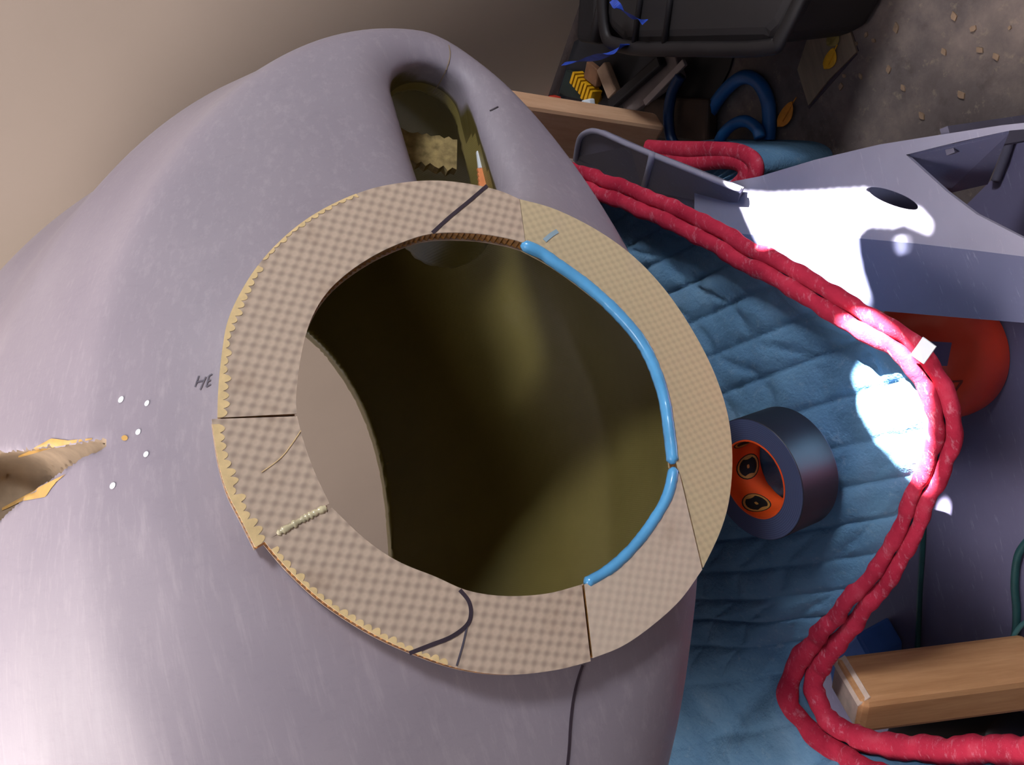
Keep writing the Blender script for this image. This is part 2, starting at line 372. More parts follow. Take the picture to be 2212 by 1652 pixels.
cowl = empty('engine_cowling', OW*np.array([1, 1, 0])+np.array([0, .3, .40]))
tag(cowl, 'grey primed fibreglass engine cowling with round honeycomb ring on its nose', 'cowling')
def sub_mesh(mask):
    f = Qg[mask]; us, inv = np.unique(f, return_inverse=True); return VW[us], inv.reshape(f.shape)
Cq = Vl[Qg].mean(1); Fq = gnorm(Cq[:, 0], Cq[:, 1], Cq[:, 2]); capq = capsule(Cq[:, 1], Cq[:, 2])
a, b = NOTCH; d = b-a; tq = np.clip(((Cq-a) @ d)/(d @ d), 0, 1.3); pocq = np.linalg.norm(Cq-a-tq[:, None]*d, axis=1)-(.002+.028*tq)
is_notch = (pocq < .004) & (Fq < -.0016)
grey = (skin_body(Cq[:, 0], Cq[:, 1], Cq[:, 2], Fq) > -.005) & ((Fq > -.012) | ((Fq > -.068) & (Cq[:, 0] < .122))) & ~is_notch
outer = mesh_obj('outer_skin', *sub_mesh(grey), PRIMER, None, True)
_l = W2L(np.array([v.co for v in outer.data.vertices])); _f = gnorm(*_l)
pa = outer.data.attributes.new('paint_depth', 'FLOAT', 'POINT'); pa.data.foreach_set('value', np.where((capsule(_l[1], _l[2]) < .07) & (_l[0] < .3) & (_l[0] > .03), np.maximum(np.maximum(-_f, 0), (_l[0]-.085)*1.5), 0).astype(np.float32)); to_parent(outer, cowl); outer['label'] = 'sanded grey primer skin'
inn = mesh_obj('inner_skin', *sub_mesh(~grey & ~is_notch), OLIVE, None, True); to_parent(inn, cowl); inn['label'] = 'bare olive fibreglass inside'
if is_notch.any():
    nt = mesh_obj('sanded_groove', *sub_mesh(is_notch), TAN, None, True); to_parent(nt, cowl); nt['label'] = 'tan groove sanded through the primer'
BV = BVHTree.FromPolygons([Vector(v) for v in VW], [tuple(map(int, q)) for q in Qg])
def onskin(x, y, off=.0004):
    r = nrm(ray(x, y)); loc, no, i, dd = BV.ray_cast(Vector(CAM), Vector(r))
    if loc is None: return None, None
    n = np.array(no); n = n if n @ r < 0 else -n
    return np.array(loc)+n*off, n
def decal(name, loop, mat, parent, off=.0005):
    P = [onskin(x, y, off)[0] for x, y in loop]; P = [p for p in P if p is not None]
    c = onskin(*np.mean(np.array(loop), 0), off)[0]; n = len(P)
    return part(name, P+[c], [(i, (i+1) % n, n) for i in range(n)], mat, parent, True, False)
def strip(name, A, B, mat, parent, off=.0006, n=24):
    A, B = resample(A, n), resample(B, n); V = []
    for i in range(n):
        for k in (0, .33, .67, 1):
            p = A[i]*(1-k)+B[i]*k; V.append(onskin(p[0], p[1], off)[0])
    return part(name, V, [(4*i+j, 4*i+j+1, 4*i+j+5, 4*i+j+4) for i in range(n-1) for j in range(3)], mat, parent, True, False)
def stroke(name, pts, wd, mat, parent, off=.0004):
    P = []; Nn = []
    for x, y in resample(crom(pts, 6) if len(pts) > 2 else pts, max(4, len(pts)*6)):
        p, n = onskin(x, y, off)
        if p is not None: P.append(p); Nn.append(n)
    if len(P) < 3: return None
    V, Fc = sweep(P, [(-wd/2, 0), (wd/2, 0), (wd/2, .0003), (-wd/2, .0003)], np.array(Nn)); return part(name, V, Fc, mat, parent)
def ell(cx, cy, a, b, rot=0, n=12): return [(cx+a*math.cos(t)*math.cos(rot)-b*math.sin(t)*math.sin(rot), cy+a*math.cos(t)*math.sin(rot)+b*math.sin(t)*math.cos(rot)) for t in np.linspace(0, 2*math.pi, n, endpoint=False)]
for (x, y, a_, b_) in ((262, 863, 8, 5), (318, 871, 7, 4.5), (299, 933, 7, 5), (316, 981, 7, 5), (244, 1049, 8, 5.5)):
    decal('filler_spot', ell(x, y, a_, b_, -1.0), WHITE, cowl)
decal('laminate_spot', ell(270, 946, 7, 6), GOLD, cowl)
strip('exposed_laminate', [(40, 983), (70, 970), (112, 947), (150, 951), (200, 946)], [(40, 987), (70, 979), (112, 966), (150, 959), (200, 949)], GOLD, cowl)
strip('exposed_laminate', [(4, 1097), (50, 1072), (100, 1045), (143, 1024)], [(4, 1103), (50, 1082), (100, 1073), (118, 1045)], GOLD, cowl)
for pts in ([(422, 836), (430, 812)], [(424, 826), (440, 822)], [(433, 842), (445, 814)], [(446, 836), (452, 812)], [(452, 812), (459, 808)], [(449, 824), (456, 821)], [(446, 836), (456, 830)]):
    stroke('pencil_letter_stroke', pts, .0011, PENCIL, cowl)
stroke('panel_seam', [(1258, 1436), (1247, 1470), (1238, 1510), (1232, 1560), (1229, 1610), (1225, 1652), (1221, 1690)], .0022, INK, cowl)
stroke('pencil_tick', [(1058, 240), (1076, 231)], .0014, INK, cowl)
stroke('mould_seam', [(969, 98), (972, 118), (966, 145), (950, 178), (936, 200)], .001, TAN, cowl)
# clutter glimpsed inside the inlet belongs to the cowling: ragged tan foam and strips coloured as light in a slot
P0 = L2W(.155, .345, .012)[0]
V = []; Fc = []
for i in range(15):
    a_ = i/14; o_ = .030*(a_-.5)*2; r1 = .012+.006*random.random()
    for sgn in (-1, 1):
        for dp in (0, .012): V.append(P0+QW*o_*1.1+PW*(sgn*r1*(1 if sgn > 0 else 1.6))-NW*dp)
for i in range(14):
    b_ = 4*i; Fc += [(b_, b_+4, b_+6, b_+2), (b_+1, b_+3, b_+7, b_+5), (b_, b_+1, b_+5, b_+4), (b_+2, b_+6, b_+7, b_+3)]
Fc += [(0, 2, 3, 1), (56, 57, 59, 58)]
part('foam_edge', V, Fc, plain('torn_tan_foam', (150, 130, 86), .9, .4, 120), cowl)

def at_s(x, y, s):
    return ringpt(x, y, s)
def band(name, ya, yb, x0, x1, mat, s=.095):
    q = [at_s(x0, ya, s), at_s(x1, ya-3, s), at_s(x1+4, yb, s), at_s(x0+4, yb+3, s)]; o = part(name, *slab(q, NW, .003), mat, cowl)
band('slot_light_strip', 326, 361, 1030, 1049, WHITE)  # white and orange strips stand in for sunlight showing through a slot
for k in range(4): band('slot_light_band', 363+k*10, 371+k*10, 1031+k, 1050+k, plain('slot_light_orange', (238, 150, 96), .5, .1))
# ---- honeycomb ring on the nose: five cut segments
RA_o = [(470, 902), (471, 850), (475, 800), (481, 750), (490, 700), (510, 650), (545, 590), (590, 535), (650, 482), (720, 440), (800, 408), (880, 393), (950, 390), (1020, 398), (1080, 412), (1122, 430)]
RA_i = [(641, 893), (640, 850), (650, 770), (668, 700), (700, 640), (750, 590), (820, 545), (900, 512), (960, 502), (1040, 505), (1100, 515), (1135, 525)]
RB_o = [(1123, 430), (1200, 452), (1290, 497), (1370, 555), (1440, 630), (1500, 720), (1545, 810), (1573, 900), (1582, 990), (1575, 1080), (1555, 1150), (1519, 1226)]
RB_i = [(1136, 525), (1200, 560), (1270, 610), (1340, 670), (1400, 745), (1440, 840), (1455, 930), (1462, 1000), (1474, 1036)]
RC_o = [(1517, 1230), (1470, 1295), (1410, 1350), (1345, 1395), (1281, 1421)]
RC_i = [(1472, 1040), (1462, 1020), (1440, 1090), (1390, 1165), (1330, 1225), (1263, 1262)]
RD_o = [(1276, 1428), (1200, 1447), (1100, 1457), (1000, 1445), (900, 1412), (800, 1365), (700, 1300), (625, 1232), (571, 1169)]
RD_i = [(1257, 1262), (1180, 1282), (1090, 1287), (1010, 1275), (940, 1245), (860, 1212), (790, 1165), (717, 1096)]
RE_o = [(551, 1182), (520, 1120), (490, 1060), (470, 990), (457, 905)]
RE_i = [(712, 1087), (680, 1020), (655, 950), (642, 899)]
def seg(o_, i_, mat, n, label):
    A = resample(np.array([ringpt(x, y) for x, y in crom(o_, 8)]), n); B = resample(np.array([ringpt(x, y) for x, y in crom(i_, 8)]), n)
    def strip3(A, B, s0, s1, name, m, par):
        V = np.concatenate([A-NW*s0, B-NW*s0, A-NW*s1, B-NW*s1]); Fq = []
        for k in range(n-1):
            Fq += [(k, k+1, n+k+1, n+k), (2*n+k, 3*n+k, 3*n+k+1, 2*n+k+1), (k, 2*n+k, 2*n+k+1, k+1), (n+k, n+k+1, 3*n+k+1, 3*n+k)]
        Fq += [(0, n, 3*n, 2*n), (n-1, 3*n-1, 4*n-1, 2*n-1)]
        return part(name, V, Fq, m, par)
    tp = strip3(A, B, 0, .0012, 'honeycomb_segment', mat, cowl); tp['label'] = label
    # recentre so that the weave runs in the ring's own plane
    Mr = np.eye(4); Mr[:3, 0], Mr[:3, 1], Mr[:3, 2], Mr[:3, 3] = PW, -QW, NW, OW
    Mb = Matrix(Mr.tolist()); tp.data.transform(Mb.inverted()); tp.matrix_parent_inverse = Matrix.Identity(4); tp.matrix_local = Matrix.Translation(cowl.location).inverted() @ Mb
    ins = np.where(np.arange(n) % 2 == 0, .0022, .0004)[:, None]; dr = (B-A)/np.linalg.norm(B-A, axis=1)[:, None]
    for nm, s0, s1, m, ii in (('core', .0012, .0140, CORE, ins), ('back_sheet', .0140, .0155, mat, ins*0)):
        V = strip3(A+dr*ii, B-dr*ii, s0, s1, nm, m, None)
        V.parent = tp; V.matrix_parent_inverse = Mb.inverted()
    return A, B, tp, Mb
segs = {}
for key, o_, i_, m, n, lb in (('A', RA_o, RA_i, WEAVE1, 120, 'brown-grey woven segment over the top with a marker line'), ('B', RB_o, RB_i, WEAVE2, 110, 'yellowish woven segment edged in blue'),
        ('C', RC_o, RC_i, WEAVE3, 60, 'pale woven segment edged in blue'), ('D', RD_o, RD_i, WEAVE1, 110, 'woven segment with a curved marker line'), ('E', RE_o, RE_i, WEAVE1, 50, 'short woven segment with a pale rim')):
    segs[key] = seg(o_, i_, m, n, lb)
def sub(o, key):
    o.parent = segs[key][2]; o.matrix_parent_inverse = segs[key][3].inverted(); return o
def flat(name, pts, wd, mat, key, off=.0003):
    P = np.array([ringpt(x, y)+NW*off for x, y in resample(crom(pts, 8), len(pts)*6)])
    wds = wd if np.ndim(wd) == 0 else 1
    V, Fc = sweep(P, [(-wds/2, 0), (wds/2, 0), (wds/2, .0003), (-wds/2, .0003)], NW); o = part(name, V, Fc, mat, None); return sub(o, key)
flat('marker_line', [(1052, 401), (1015, 433), (970, 470), (934, 503)], .0030, INK, 'A')
flat('marker_line', [(993, 1274), (1012, 1298), (1017, 1325), (1008, 1350), (975, 1375), (930, 1393), (884, 1411)], .0030, INK, 'D')
flat('faint_marker_line', [(1010, 1345), (1000, 1390), (986, 1438)], .0014, PENCIL, 'D')
flat('scratch', [(565, 1020), (610, 985), (650, 930)], .0007, RIM, 'E')
def rim(key, t0, t1, w0, w1, inner=False):
    A, B, tp, Mb = segs[key]; n = len(A); i0, i1 = int(t0*(n-1)), int(t1*(n-1))
    P = resample(A[i0:i1+1], max(8, int(np.linalg.norm(np.diff(A[i0:i1+1], axis=0), axis=1).sum()/.0011))); D = resample((B-A)[i0:i1+1], len(P)); D /= np.linalg.norm(D, axis=1)[:, None]
    m = len(P); wd = np.array([w0+(w1-w0)*abs(math.sin(i*math.pi/6))**.7 for i in range(m)])*np.repeat(.7+.6*rng.random(m//6+1), 6)[:m]; V = []
    for i in range(m):
        V += [P[i]+NW*.0004, P[i]+D[i]*wd[i]+NW*.0004, P[i]-NW*.001, P[i]+D[i]*wd[i]-NW*.001]
    Fc = []
    for i in range(m-1):
        b_ = 4*i; Fc += [(b_, b_+1, b_+5, b_+4), (b_+1, b_+3, b_+7, b_+5), (b_, b_+4, b_+6, b_+2)]
    sub(part('resin_rim', V, Fc, RIM, None), key)
rim('E', 0, .97, .0045, .0085); rim('A', 0, .34, .003, .0065); rim('A', .36, .62, .001, .003); rim('D', .42, .98, .0012, .0042)
def tube_on(name, pts, r, mat, key, depth=0.0, k=8, wob=0, flat_=1.0):
    P = np.array([ringpt(x, y)-NW*depth for x, y in resample(crom(pts, 6), len(pts)*8)]); n = len(P)
    rad = 1+wob*(rng.random(n)-.5); rad[0] *= .4; rad[-1] *= .4
    V, Fc = sweep(P, circ(r, k, 1, flat_), NW, rad); return sub(part(name, V, Fc, mat, None, True), key)
tube_on('blue_sealant_edge', [(1128, 524), (1170, 542), (1200, 563), (1270, 613), (1338, 675), (1396, 748), (1434, 842), (1449, 930), (1457, 1000)], .0048, BLUEPUTTY, 'B', .003, 10, .1, 1.25)
tube_on('blue_sealant_edge', [(1459, 1008), (1450, 1055), (1432, 1096), (1384, 1166), (1326, 1224), (1266, 1260)], .0045, BLUEPUTTY, 'C', .003, 10, .1, 1.25)
flat('sealant_smear', [(1176, 520), (1190, 508), (1204, 499)], .004, plain('pale_blue_smear', (150, 176, 190), .4, .1), 'B')
tube_on('epoxy_bead', [(598, 1153), (625, 1138), (655, 1121), (690, 1103), (706, 1097)], .0024, EPOXY, 'D', -.0004, 8, .7, .7)

# ------------------------------------------------------------------ moving blanket
OUT = [(1130, 330, .34), (1190, 362, .34), (1250, 384, .335), (1330, 408, .33), (1420, 446, .325), (1540, 503, .32), (1640, 556, .315), (1740, 613, .31), (1830, 668, .305), (1905, 705, .30), (1975, 757, .29),
       (2030, 840, .28), (2050, 930, .27), (2030, 1000, .265), (1998, 1075, .26), (1955, 1165, .26), (1900, 1255, .26), (1835, 1335, .26), (1780, 1395, .26), (1752, 1440, .265), (1750, 1495, .27), (1785, 1560, .27), (1860, 1612, .265), (1960, 1636, .26), (2080, 1640, .25), (2230, 1648, .25), (2330, 1655, .25)]
INN = [(1000, 380, .352), (1030, 420, .352), (1060, 480, .352), (1060, 560, .352), (1080, 640, .352), (1090, 720, .352), (1100, 800, .352), (1120, 880, .352), (1130, 950, .352), (1150, 1000, .352), (1150, 1050, .352),
       (1150, 1080, .352), (1150, 1110, .352), (1150, 1150, .352), (1170, 1200, .352), (1190, 1250, .352), (1210, 1310, .352), (1240, 1370, .38), (1270, 1430, .36), (1300, 1500, .34), (1340, 1570, .32), (1400, 1660, .30), (1480, 1750, .28), (1600, 1840, .27), (1760, 1900, .26), (1950, 1950, .25), (2100, 1980, .25)]
O3 = crom([U(*p) for p in OUT], 14); I3 = crom([U(*p) for p in INN], 14)
NT_ = 520; NV = 120
O3 = resample(O3, NT_)
ti = np.linspace(0, 1, len(I3)); 
# keep the correspondence of the control points while resampling the inner curve
dO = np.r_[0, np.cumsum(np.linalg.norm(np.diff(crom([U(*p) for p in OUT], 14), axis=0), axis=1))]; dO /= dO[-1]
tt = np.interp(np.linspace(0, 1, NT_), dO, ti); I3 = np.stack([np.interp(tt, ti, I3[:, k]) for k in range(3)], 1)
arc = np.linspace(0, 1, NT_)*np.linalg.norm(np.diff(O3, axis=0), axis=1).sum()
vv = np.linspace(0, 1, NV)
BL = np.zeros((NT_, NV, 3)); v_ = vv[None, :]
for k in range(3): BL[:, :, k] = O3[:, None, k]*(1-v_)+I3[:, None, k]*v_
prof = np.where(v_ < .45, 0, ((np.clip(v_, .45, 1)-.45)/.55)**1.6)     # flat outside, rising under the cowling
flatz = .300
BL[:, :, 2] = np.where(True, (O3[:, None, 2]+(flatz-O3[:, None, 2])*np.clip(v_/.25, 0, 1)**.8)*(1-prof)+I3[:, None, 2]*prof, 0)
# quilting: puffs between stitched lines (lines run from the binding inwards, crossed by a zigzag) and soft folds
lenv = np.linalg.norm(O3-I3, axis=1)[:, None]*v_
ga = np.abs(np.sin(math.pi*(arc[:, None]/.052+.25*np.sin(lenv*30)*0)))**.45
zz = np.abs(np.sin(math.pi*(lenv/.06+.35*np.abs(((arc[:, None]/.104) % 1)*2-1))))**.45
nz = np.zeros((NT_, NV))
X, Y = BL[:, :, 0], BL[:, :, 1]
for k in range(26):
    a_ = rng.random()*6.28; f = 8*(1.19**k); nz += .018/f**.9*4*np.sin(f*(X*math.cos(a_)+Y*math.sin(a_))+rng.random()*6.28)
BL[:, :, 2] += .0085*np.minimum(ga, .35+.65*zz)*np.clip(v_/.05, 0, 1) + nz*.42*np.clip(v_/.1, 0, 1)
def gauss(x, y, sx, sy, ang, hgt):
    c = U(x, y, .3); dx, dy = X-c[0], Y-c[1]; ca, sa = math.cos(ang), math.sin(ang)
    return hgt*np.exp(-((dx*ca+dy*sa)/sx)**2-((-dx*sa+dy*ca)/sy)**2)
fd = U(1520, 1640, .3)-U(1800, 1290, .3); fa = math.atan2(fd[1], fd[0])
BL[:, :, 2] += gauss(1640, 1480, .25, .022, fa, -.016)+gauss(1720, 1480, .25, .03, fa, .014)
blank = empty('moving_blanket', U(1715, 1010, .2)*np.array([1, 1, 0])+np.array([0, 0, .22]))
tag(blank, 'blue quilted moving blanket with red binding spread under the cowling and tape', 'blanket')
def grid_faces(a, b): return [(i*b+j, i*b+j+1, (i+1)*b+j+1, (i+1)*b+j) for i in range(a-1) for j in range(b-1)]
top = BL.reshape(-1, 3); bot = top-np.array([0, 0, .008]); nn = len(top); gf = grid_faces(NT_, NV)
Fc = gf+[tuple(nn+i for i in reversed(q)) for q in gf]+[(i*NV, (i+1)*NV, nn+(i+1)*NV, nn+i*NV) for i in range(NT_-1)]
qp = part('quilt', np.concatenate([top, bot]), Fc, QUILT, blank, True, False)
TRB = BVHTree.FromPolygons([Vector(v) for v in top], gf)
# binding: two rolled lobes with a groove between, the upper stretch flatter and wider
inw = I3-O3; inw[:, 2] = 0
Tb = np.gradient(O3, axis=0); Tb[:, 2] = 0; pb = np.stack([Tb[:, 1], -Tb[:, 0], Tb[:, 0]*0], 1); pb *= np.sign((pb*inw).sum(1).mean())
for _ in range(6): pb[1:-1] = (pb[:-2]+pb[1:-1]+pb[2:])/3
inw = pb/np.linalg.norm(pb, axis=1)[:, None]
wv = np.sin(arc*90)*.0012+np.sin(arc*37+1)*.0018
tn = np.linspace(0, 1, NT_); wide = np.interp(tn, [0, .35, .5, .58, .68, .78, 1], [1.1, 1.1, 1.0, 1.0, 1.25, 1.75, 1.9])
for nm, off, lift in (('binding', .0064, .0075), ('binding', -.0064, .0020)):
    P = O3+inw*(off*wide[:, None]+wv[:, None]*.6)+np.array([0, 0, 1])*(lift+np.abs(wv)[:, None])
    if lift > .005:
        zh = np.array([(lambda r_: r_.z if r_ is not None else -1)(TRB.ray_cast(Vector((p[0], p[1], 1)), Vector((0, 0, -1)))[0]) for p in P])
        tgt_ = np.maximum(P[:, 2], zh+.0015)
        for _ in range(8): tgt_[1:-1] = np.maximum((tgt_[:-2]+tgt_[1:-1]+tgt_[2:])/3, zh[1:-1]+.001)
        P[:, 2] = tgt_
    V, Fc = sweep(P, circ(1, 12, .0076, .0056), (0, 0, 1), wide*(1+.08*np.sin(arc*150)+.05*np.sin(arc*310+2)))
    part(nm, V, Fc, TRIM, blank, True)
tg = U(1995, 757, .305); part('care_label', *box_verts(tg, nrm(U(2010, 768, .305)-tg)*.007, nrm(U(1986, 770, .305)-tg)*.010, (0, 0, .0006)), WHITE, blank)

# folded blanket corner beyond the cowling
b2 = empty('folded_blanket', U(1540, 345, .0))
ctl = [(1408, 318), (1430, 320), (1480, 322), (1560, 324), (1610, 330), (1638, 348), (1640, 375), (1620, 400)]
z2 = .13
P = crom([U(x, y, z2) for x, y in ctl], 10); cen = U(1500, 420, z2); n = len(P); V = []
for k, (sc, dz) in enumerate([(1, -.13), (1, -.012), (.985, 0), (.9, .004), (.7, .002), (.4, .0)]):
    for i in range(n):
        p = cen+(P[i]-cen)*sc; V.append(p+np.array([0, 0, dz+.003*math.sin(i*.9)*(k > 1)]))
V.append(cen); Fc = [(k*n+i, k*n+i+1, (k+1)*n+i+1, (k+1)*n+i) for k in range(5) for i in range(n-1)]+[(5*n+i, 5*n+i+1, 6*n) for i in range(n-1)]
part('quilt', V, Fc, QUILT, b2, True)
for off in (0, .017):
    dirn = cen-P; dirn[:, 2] = 0; dirn /= np.linalg.norm(dirn, axis=1)[:, None]
    Vv, Ff = sweep(P+dirn*off+np.array([0, 0, .007]), circ(1, 10, .011, .008), (0, 0, 1)); part('binding', Vv, Ff, TRIM, b2, True)
tag(b2, 'folded blue blanket edged in red beside the pale wooden beam', 'blanket')

# ------------------------------------------------------------------ roll of tape
tc = U(1716, 1001, .300)
loc, no, i_, dd = TRB.ray_cast(Vector((tc[0], tc[1], 1)), Vector((0, 0, -1)))
tz = max(TRB.ray_cast(Vector((tc[0]+q*math.cos(t), tc[1]+q*math.sin(t), 1)), Vector((0, 0, -1)))[0].z for t in np.linspace(0, 6.28, 24) for q in (.038, .05, .0615))
tape = empty('tape_roll', (tc[0], tc[1], tz-.0005)); tag(tape, 'roll of black duct tape with orange core lying on the blue blanket', 'tape')
RO, RI, HT = .0615, .0385, .050; K = 72
def lathe(name, prof, mat, parent, K=72, closed=True):
    V = [(r*math.cos(2*math.pi*k/K), r*math.sin(2*math.pi*k/K), z) for r, z in prof for k in range(K)]; m = len(prof)
    Fc = [(j*K+k, j*K+(k+1) % K, ((j+1) % m)*K+(k+1) % K, ((j+1) % m)*K+k) for j in range(m if closed else m-1) for k in range(K)]
    o = mesh_obj(name, V, Fc, mat, parent, True); fix_normals(o); return o
wn = lathe('wound_tape', [(RO, .001), (RO, HT-.001), (RO-.0008, HT-.0002), (RO-.0008, .0002)], TAPE, tape)
sd_ = lathe('tape_side', [(RO-.0006, HT), (RI+.0016, HT), (RI+.0016, 0), (RO-.0006, 0)], TSIDE, tape)
cr_ = lathe('cardboard_core', [(RI+.0016, HT+.0004), (RI, HT+.0004), (RI, -.0002), (RI+.0016, -.0002)], COREO, tape); cr_['label'] = 'orange printed cardboard core'
for o in (wn, sd_, cr_):
    es = o.modifiers.new('es', 'EDGE_SPLIT'); es.split_angle = math.radians(40)
def core_oval(a0, zc, ra, rz, mat, rr, name, par):
    V = []; N = 20
    for k in range(N):
        t = 2*math.pi*k/N; a_ = a0+ra*math.cos(t)/RI; V.append((rr*math.cos(a_), rr*math.sin(a_), zc+rz*math.sin(t)))
    V.append((rr*math.cos(a0), rr*math.sin(a0), zc)); return mesh_obj(name, V, [(k, (k+1) % N, N) for k in range(N)], mat, par)
for k in range(6):
    a0 = k*math.pi/3+.35; zc = HT*(.5+.14*(-1)**k)
    core_oval(a0, zc, .0135, .0165, LOGO_B, RI-.0002, 'printed_oval_outline', cr_); core_oval(a0, zc, .0125, .0150, LOGO_T, RI-.0004, 'printed_oval_band', cr_)
    core_oval(a0, zc, .0105, .0125, LOGO_B, RI-.0006, 'printed_oval_fill', cr_); core_oval(a0, zc, .0026, .0018, LOGO_T, RI-.0008, 'printed_oval_mark', cr_)

# ------------------------------------------------------------------ second grey cowling panel
z1 = .215
gp = empty('cowling_panel', U(1900, 450, 0)); tag(gp, 'grey primed fibreglass panel with a round hole and a cut-out lying in sunlight', 'panel')
def zpanel(x, y): return z1
def fill_poly(name, outer, holes, zf, t, mat, parent):
    bm = bmesh.new(); loops = []
    for lp in [outer]+holes:
        vs_ = [bm.verts.new(tuple(U(x, y, zf(x, y)))) for x, y in lp]; loops.append(vs_)
        for i in range(len(vs_)): bm.edges.new((vs_[i], vs_[(i+1) % len(vs_)]))
    bmesh.ops.triangle_fill(bm, use_beauty=True, edges=bm.edges[:])
    bmesh.ops.recalc_face_normals(bm, faces=bm.faces)
    if sum(f.normal.z for f in bm.faces) < 0: bmesh.ops.reverse_faces(bm, faces=bm.faces)
    me = bpy.data.meshes.new(name); bm.to_mesh(me); bm.free(); me.materials.append(mat); o = bpy.data.objects.new(name, me); COL.objects.link(o)
    s_ = o.modifiers.new('s', 'SOLIDIFY'); s_.thickness = t; s_.offset = -1
    return to_parent(o, parent)
CUT = [(1957, 334), (2070, 306), (2180, 282), (2260, 275), (2330, 330), (2330, 580), (2212, 515), (2110, 463), (2044, 413)]
HOLE = [(1927+58*math.cos(t)*.97-0*math.sin(t), 429+17*math.sin(t)+.33*58*math.cos(t)*.97) for t in np.linspace(0, 2*math.pi, 28, endpoint=False)]
UP = [(1500, 410), (1560, 396), (1640, 381), (1760, 345), (1900, 312), (2050, 288), (2160, 271), (2300, 256), (2400, 300), (2400, 590), (2300, 566), (2212, 554), (2100, 540), (1980, 526), (1848, 514), (1700, 512), (1600, 505), (1500, 470)]
upo = fill_poly('upper_face', UP, [CUT, HOLE], zpanel, .004, GREYP, gp)
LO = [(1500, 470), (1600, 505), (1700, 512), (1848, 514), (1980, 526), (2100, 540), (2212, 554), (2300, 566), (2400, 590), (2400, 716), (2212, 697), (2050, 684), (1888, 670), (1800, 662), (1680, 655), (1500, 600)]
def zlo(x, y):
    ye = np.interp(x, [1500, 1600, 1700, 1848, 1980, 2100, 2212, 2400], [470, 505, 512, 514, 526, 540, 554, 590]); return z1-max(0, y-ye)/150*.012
fill_poly('lower_face', LO, [], zlo, .004, GREYP_SHADE, gp)  # same primer as the upper face, darkened in colour as shade
fill_poly('hole_sun_blocker', ell(1962, 505, 140, 115, .5, 18), [], lambda x, y: z1-.05, .004, GREYP_SHADE, gp)  # plate added under the hole to stop sun falling through
# turned-down wall seen through the cut-out, its shade put into the colour
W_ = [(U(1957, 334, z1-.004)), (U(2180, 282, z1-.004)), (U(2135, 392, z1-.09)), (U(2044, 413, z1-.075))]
part('inner_wall', *slab(W_, np.cross(W_[1]-W_[0], W_[3]-W_[0]), .003), GREYP_SHADE, gp)
# upright flange beside the blanket edge, folded with a ridge
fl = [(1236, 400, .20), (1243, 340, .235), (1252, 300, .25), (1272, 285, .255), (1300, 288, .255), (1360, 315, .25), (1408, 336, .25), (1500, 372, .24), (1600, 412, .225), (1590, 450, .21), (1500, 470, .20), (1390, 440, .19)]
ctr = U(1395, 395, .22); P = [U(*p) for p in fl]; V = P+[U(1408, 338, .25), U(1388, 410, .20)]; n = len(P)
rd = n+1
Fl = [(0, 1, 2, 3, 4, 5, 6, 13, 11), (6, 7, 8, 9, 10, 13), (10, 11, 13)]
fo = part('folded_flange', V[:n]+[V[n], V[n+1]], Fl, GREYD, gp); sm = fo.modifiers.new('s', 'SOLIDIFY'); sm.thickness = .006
V, Fc = sweep(np.array([U(1409, 334, .253), U(1400, 372, .228), U(1388, 412, .204)]), circ(.004, 8), (0, 0, 1)); part('flange_ridge', V, Fc, GREYP, gp, True)
V, Fc = sweep(crom([U(1243, 345, .236), U(1252, 300, .252), U(1272, 284, .257), U(1300, 287, .257), U(1360, 314, .252), U(1500, 371, .242), U(1600, 411, .227)], 6), circ(.0035, 8), (0, 0, 1)); part('flange_lip', V, Fc, GREYP, gp, True)
# four short feet carry the panel on the floor
for (x, y) in ((1700, 400), (2040, 305), (2300, 600), (1640, 495)):
    p = U(x, y, z1); part('support_rib', *box_verts((p[0], p[1], (z1-.004)/2), (.012, 0, 0), (0, .004, 0), (0, 0, (z1-.004)/2)), GREYD, gp)

# smooth grey sheet on the floor towards the viewer
sheet = empty('grey_sheet', U(2050, 1100, 0)); tag(sheet, 'smooth bluish grey primed sheet on the floor under the green cords', 'sheet')
SP = [(1760, 760), (1900, 690), (2160, 640), (2060, 470), (2150, 380), (2195, 270), (2420, 330), (2600, 900), (2600, 1800), (1730, 1800), (1690, 1300)]
SHEETM = mat_smooth_grey('violet_grey_primer', (88, 84, 112), (106, 102, 130))
fo = fill_poly('sheet_face', SP, [], lambda x, y: .012, .004, SHEETM, sheet)
P = crom([U(2151, 390, .016), U(2170, 340, .018), U(2190, 285, .018), U(2235, 250, .018)], 6); V, Fc = sweep(P, circ(.005, 8), (0, 0, 1)); part('sheet_lip', V, Fc, GREYD, sheet, True)
for (x, y) in ((1850, 1200), (2300, 1500), (2300, 700)):
    p = U(x, y, 0); part('batten', *box_verts((p[0], p[1], .004), (.04, 0, 0), (0, .01, 0), (0, 0, .004)), BEIGE, sheet)

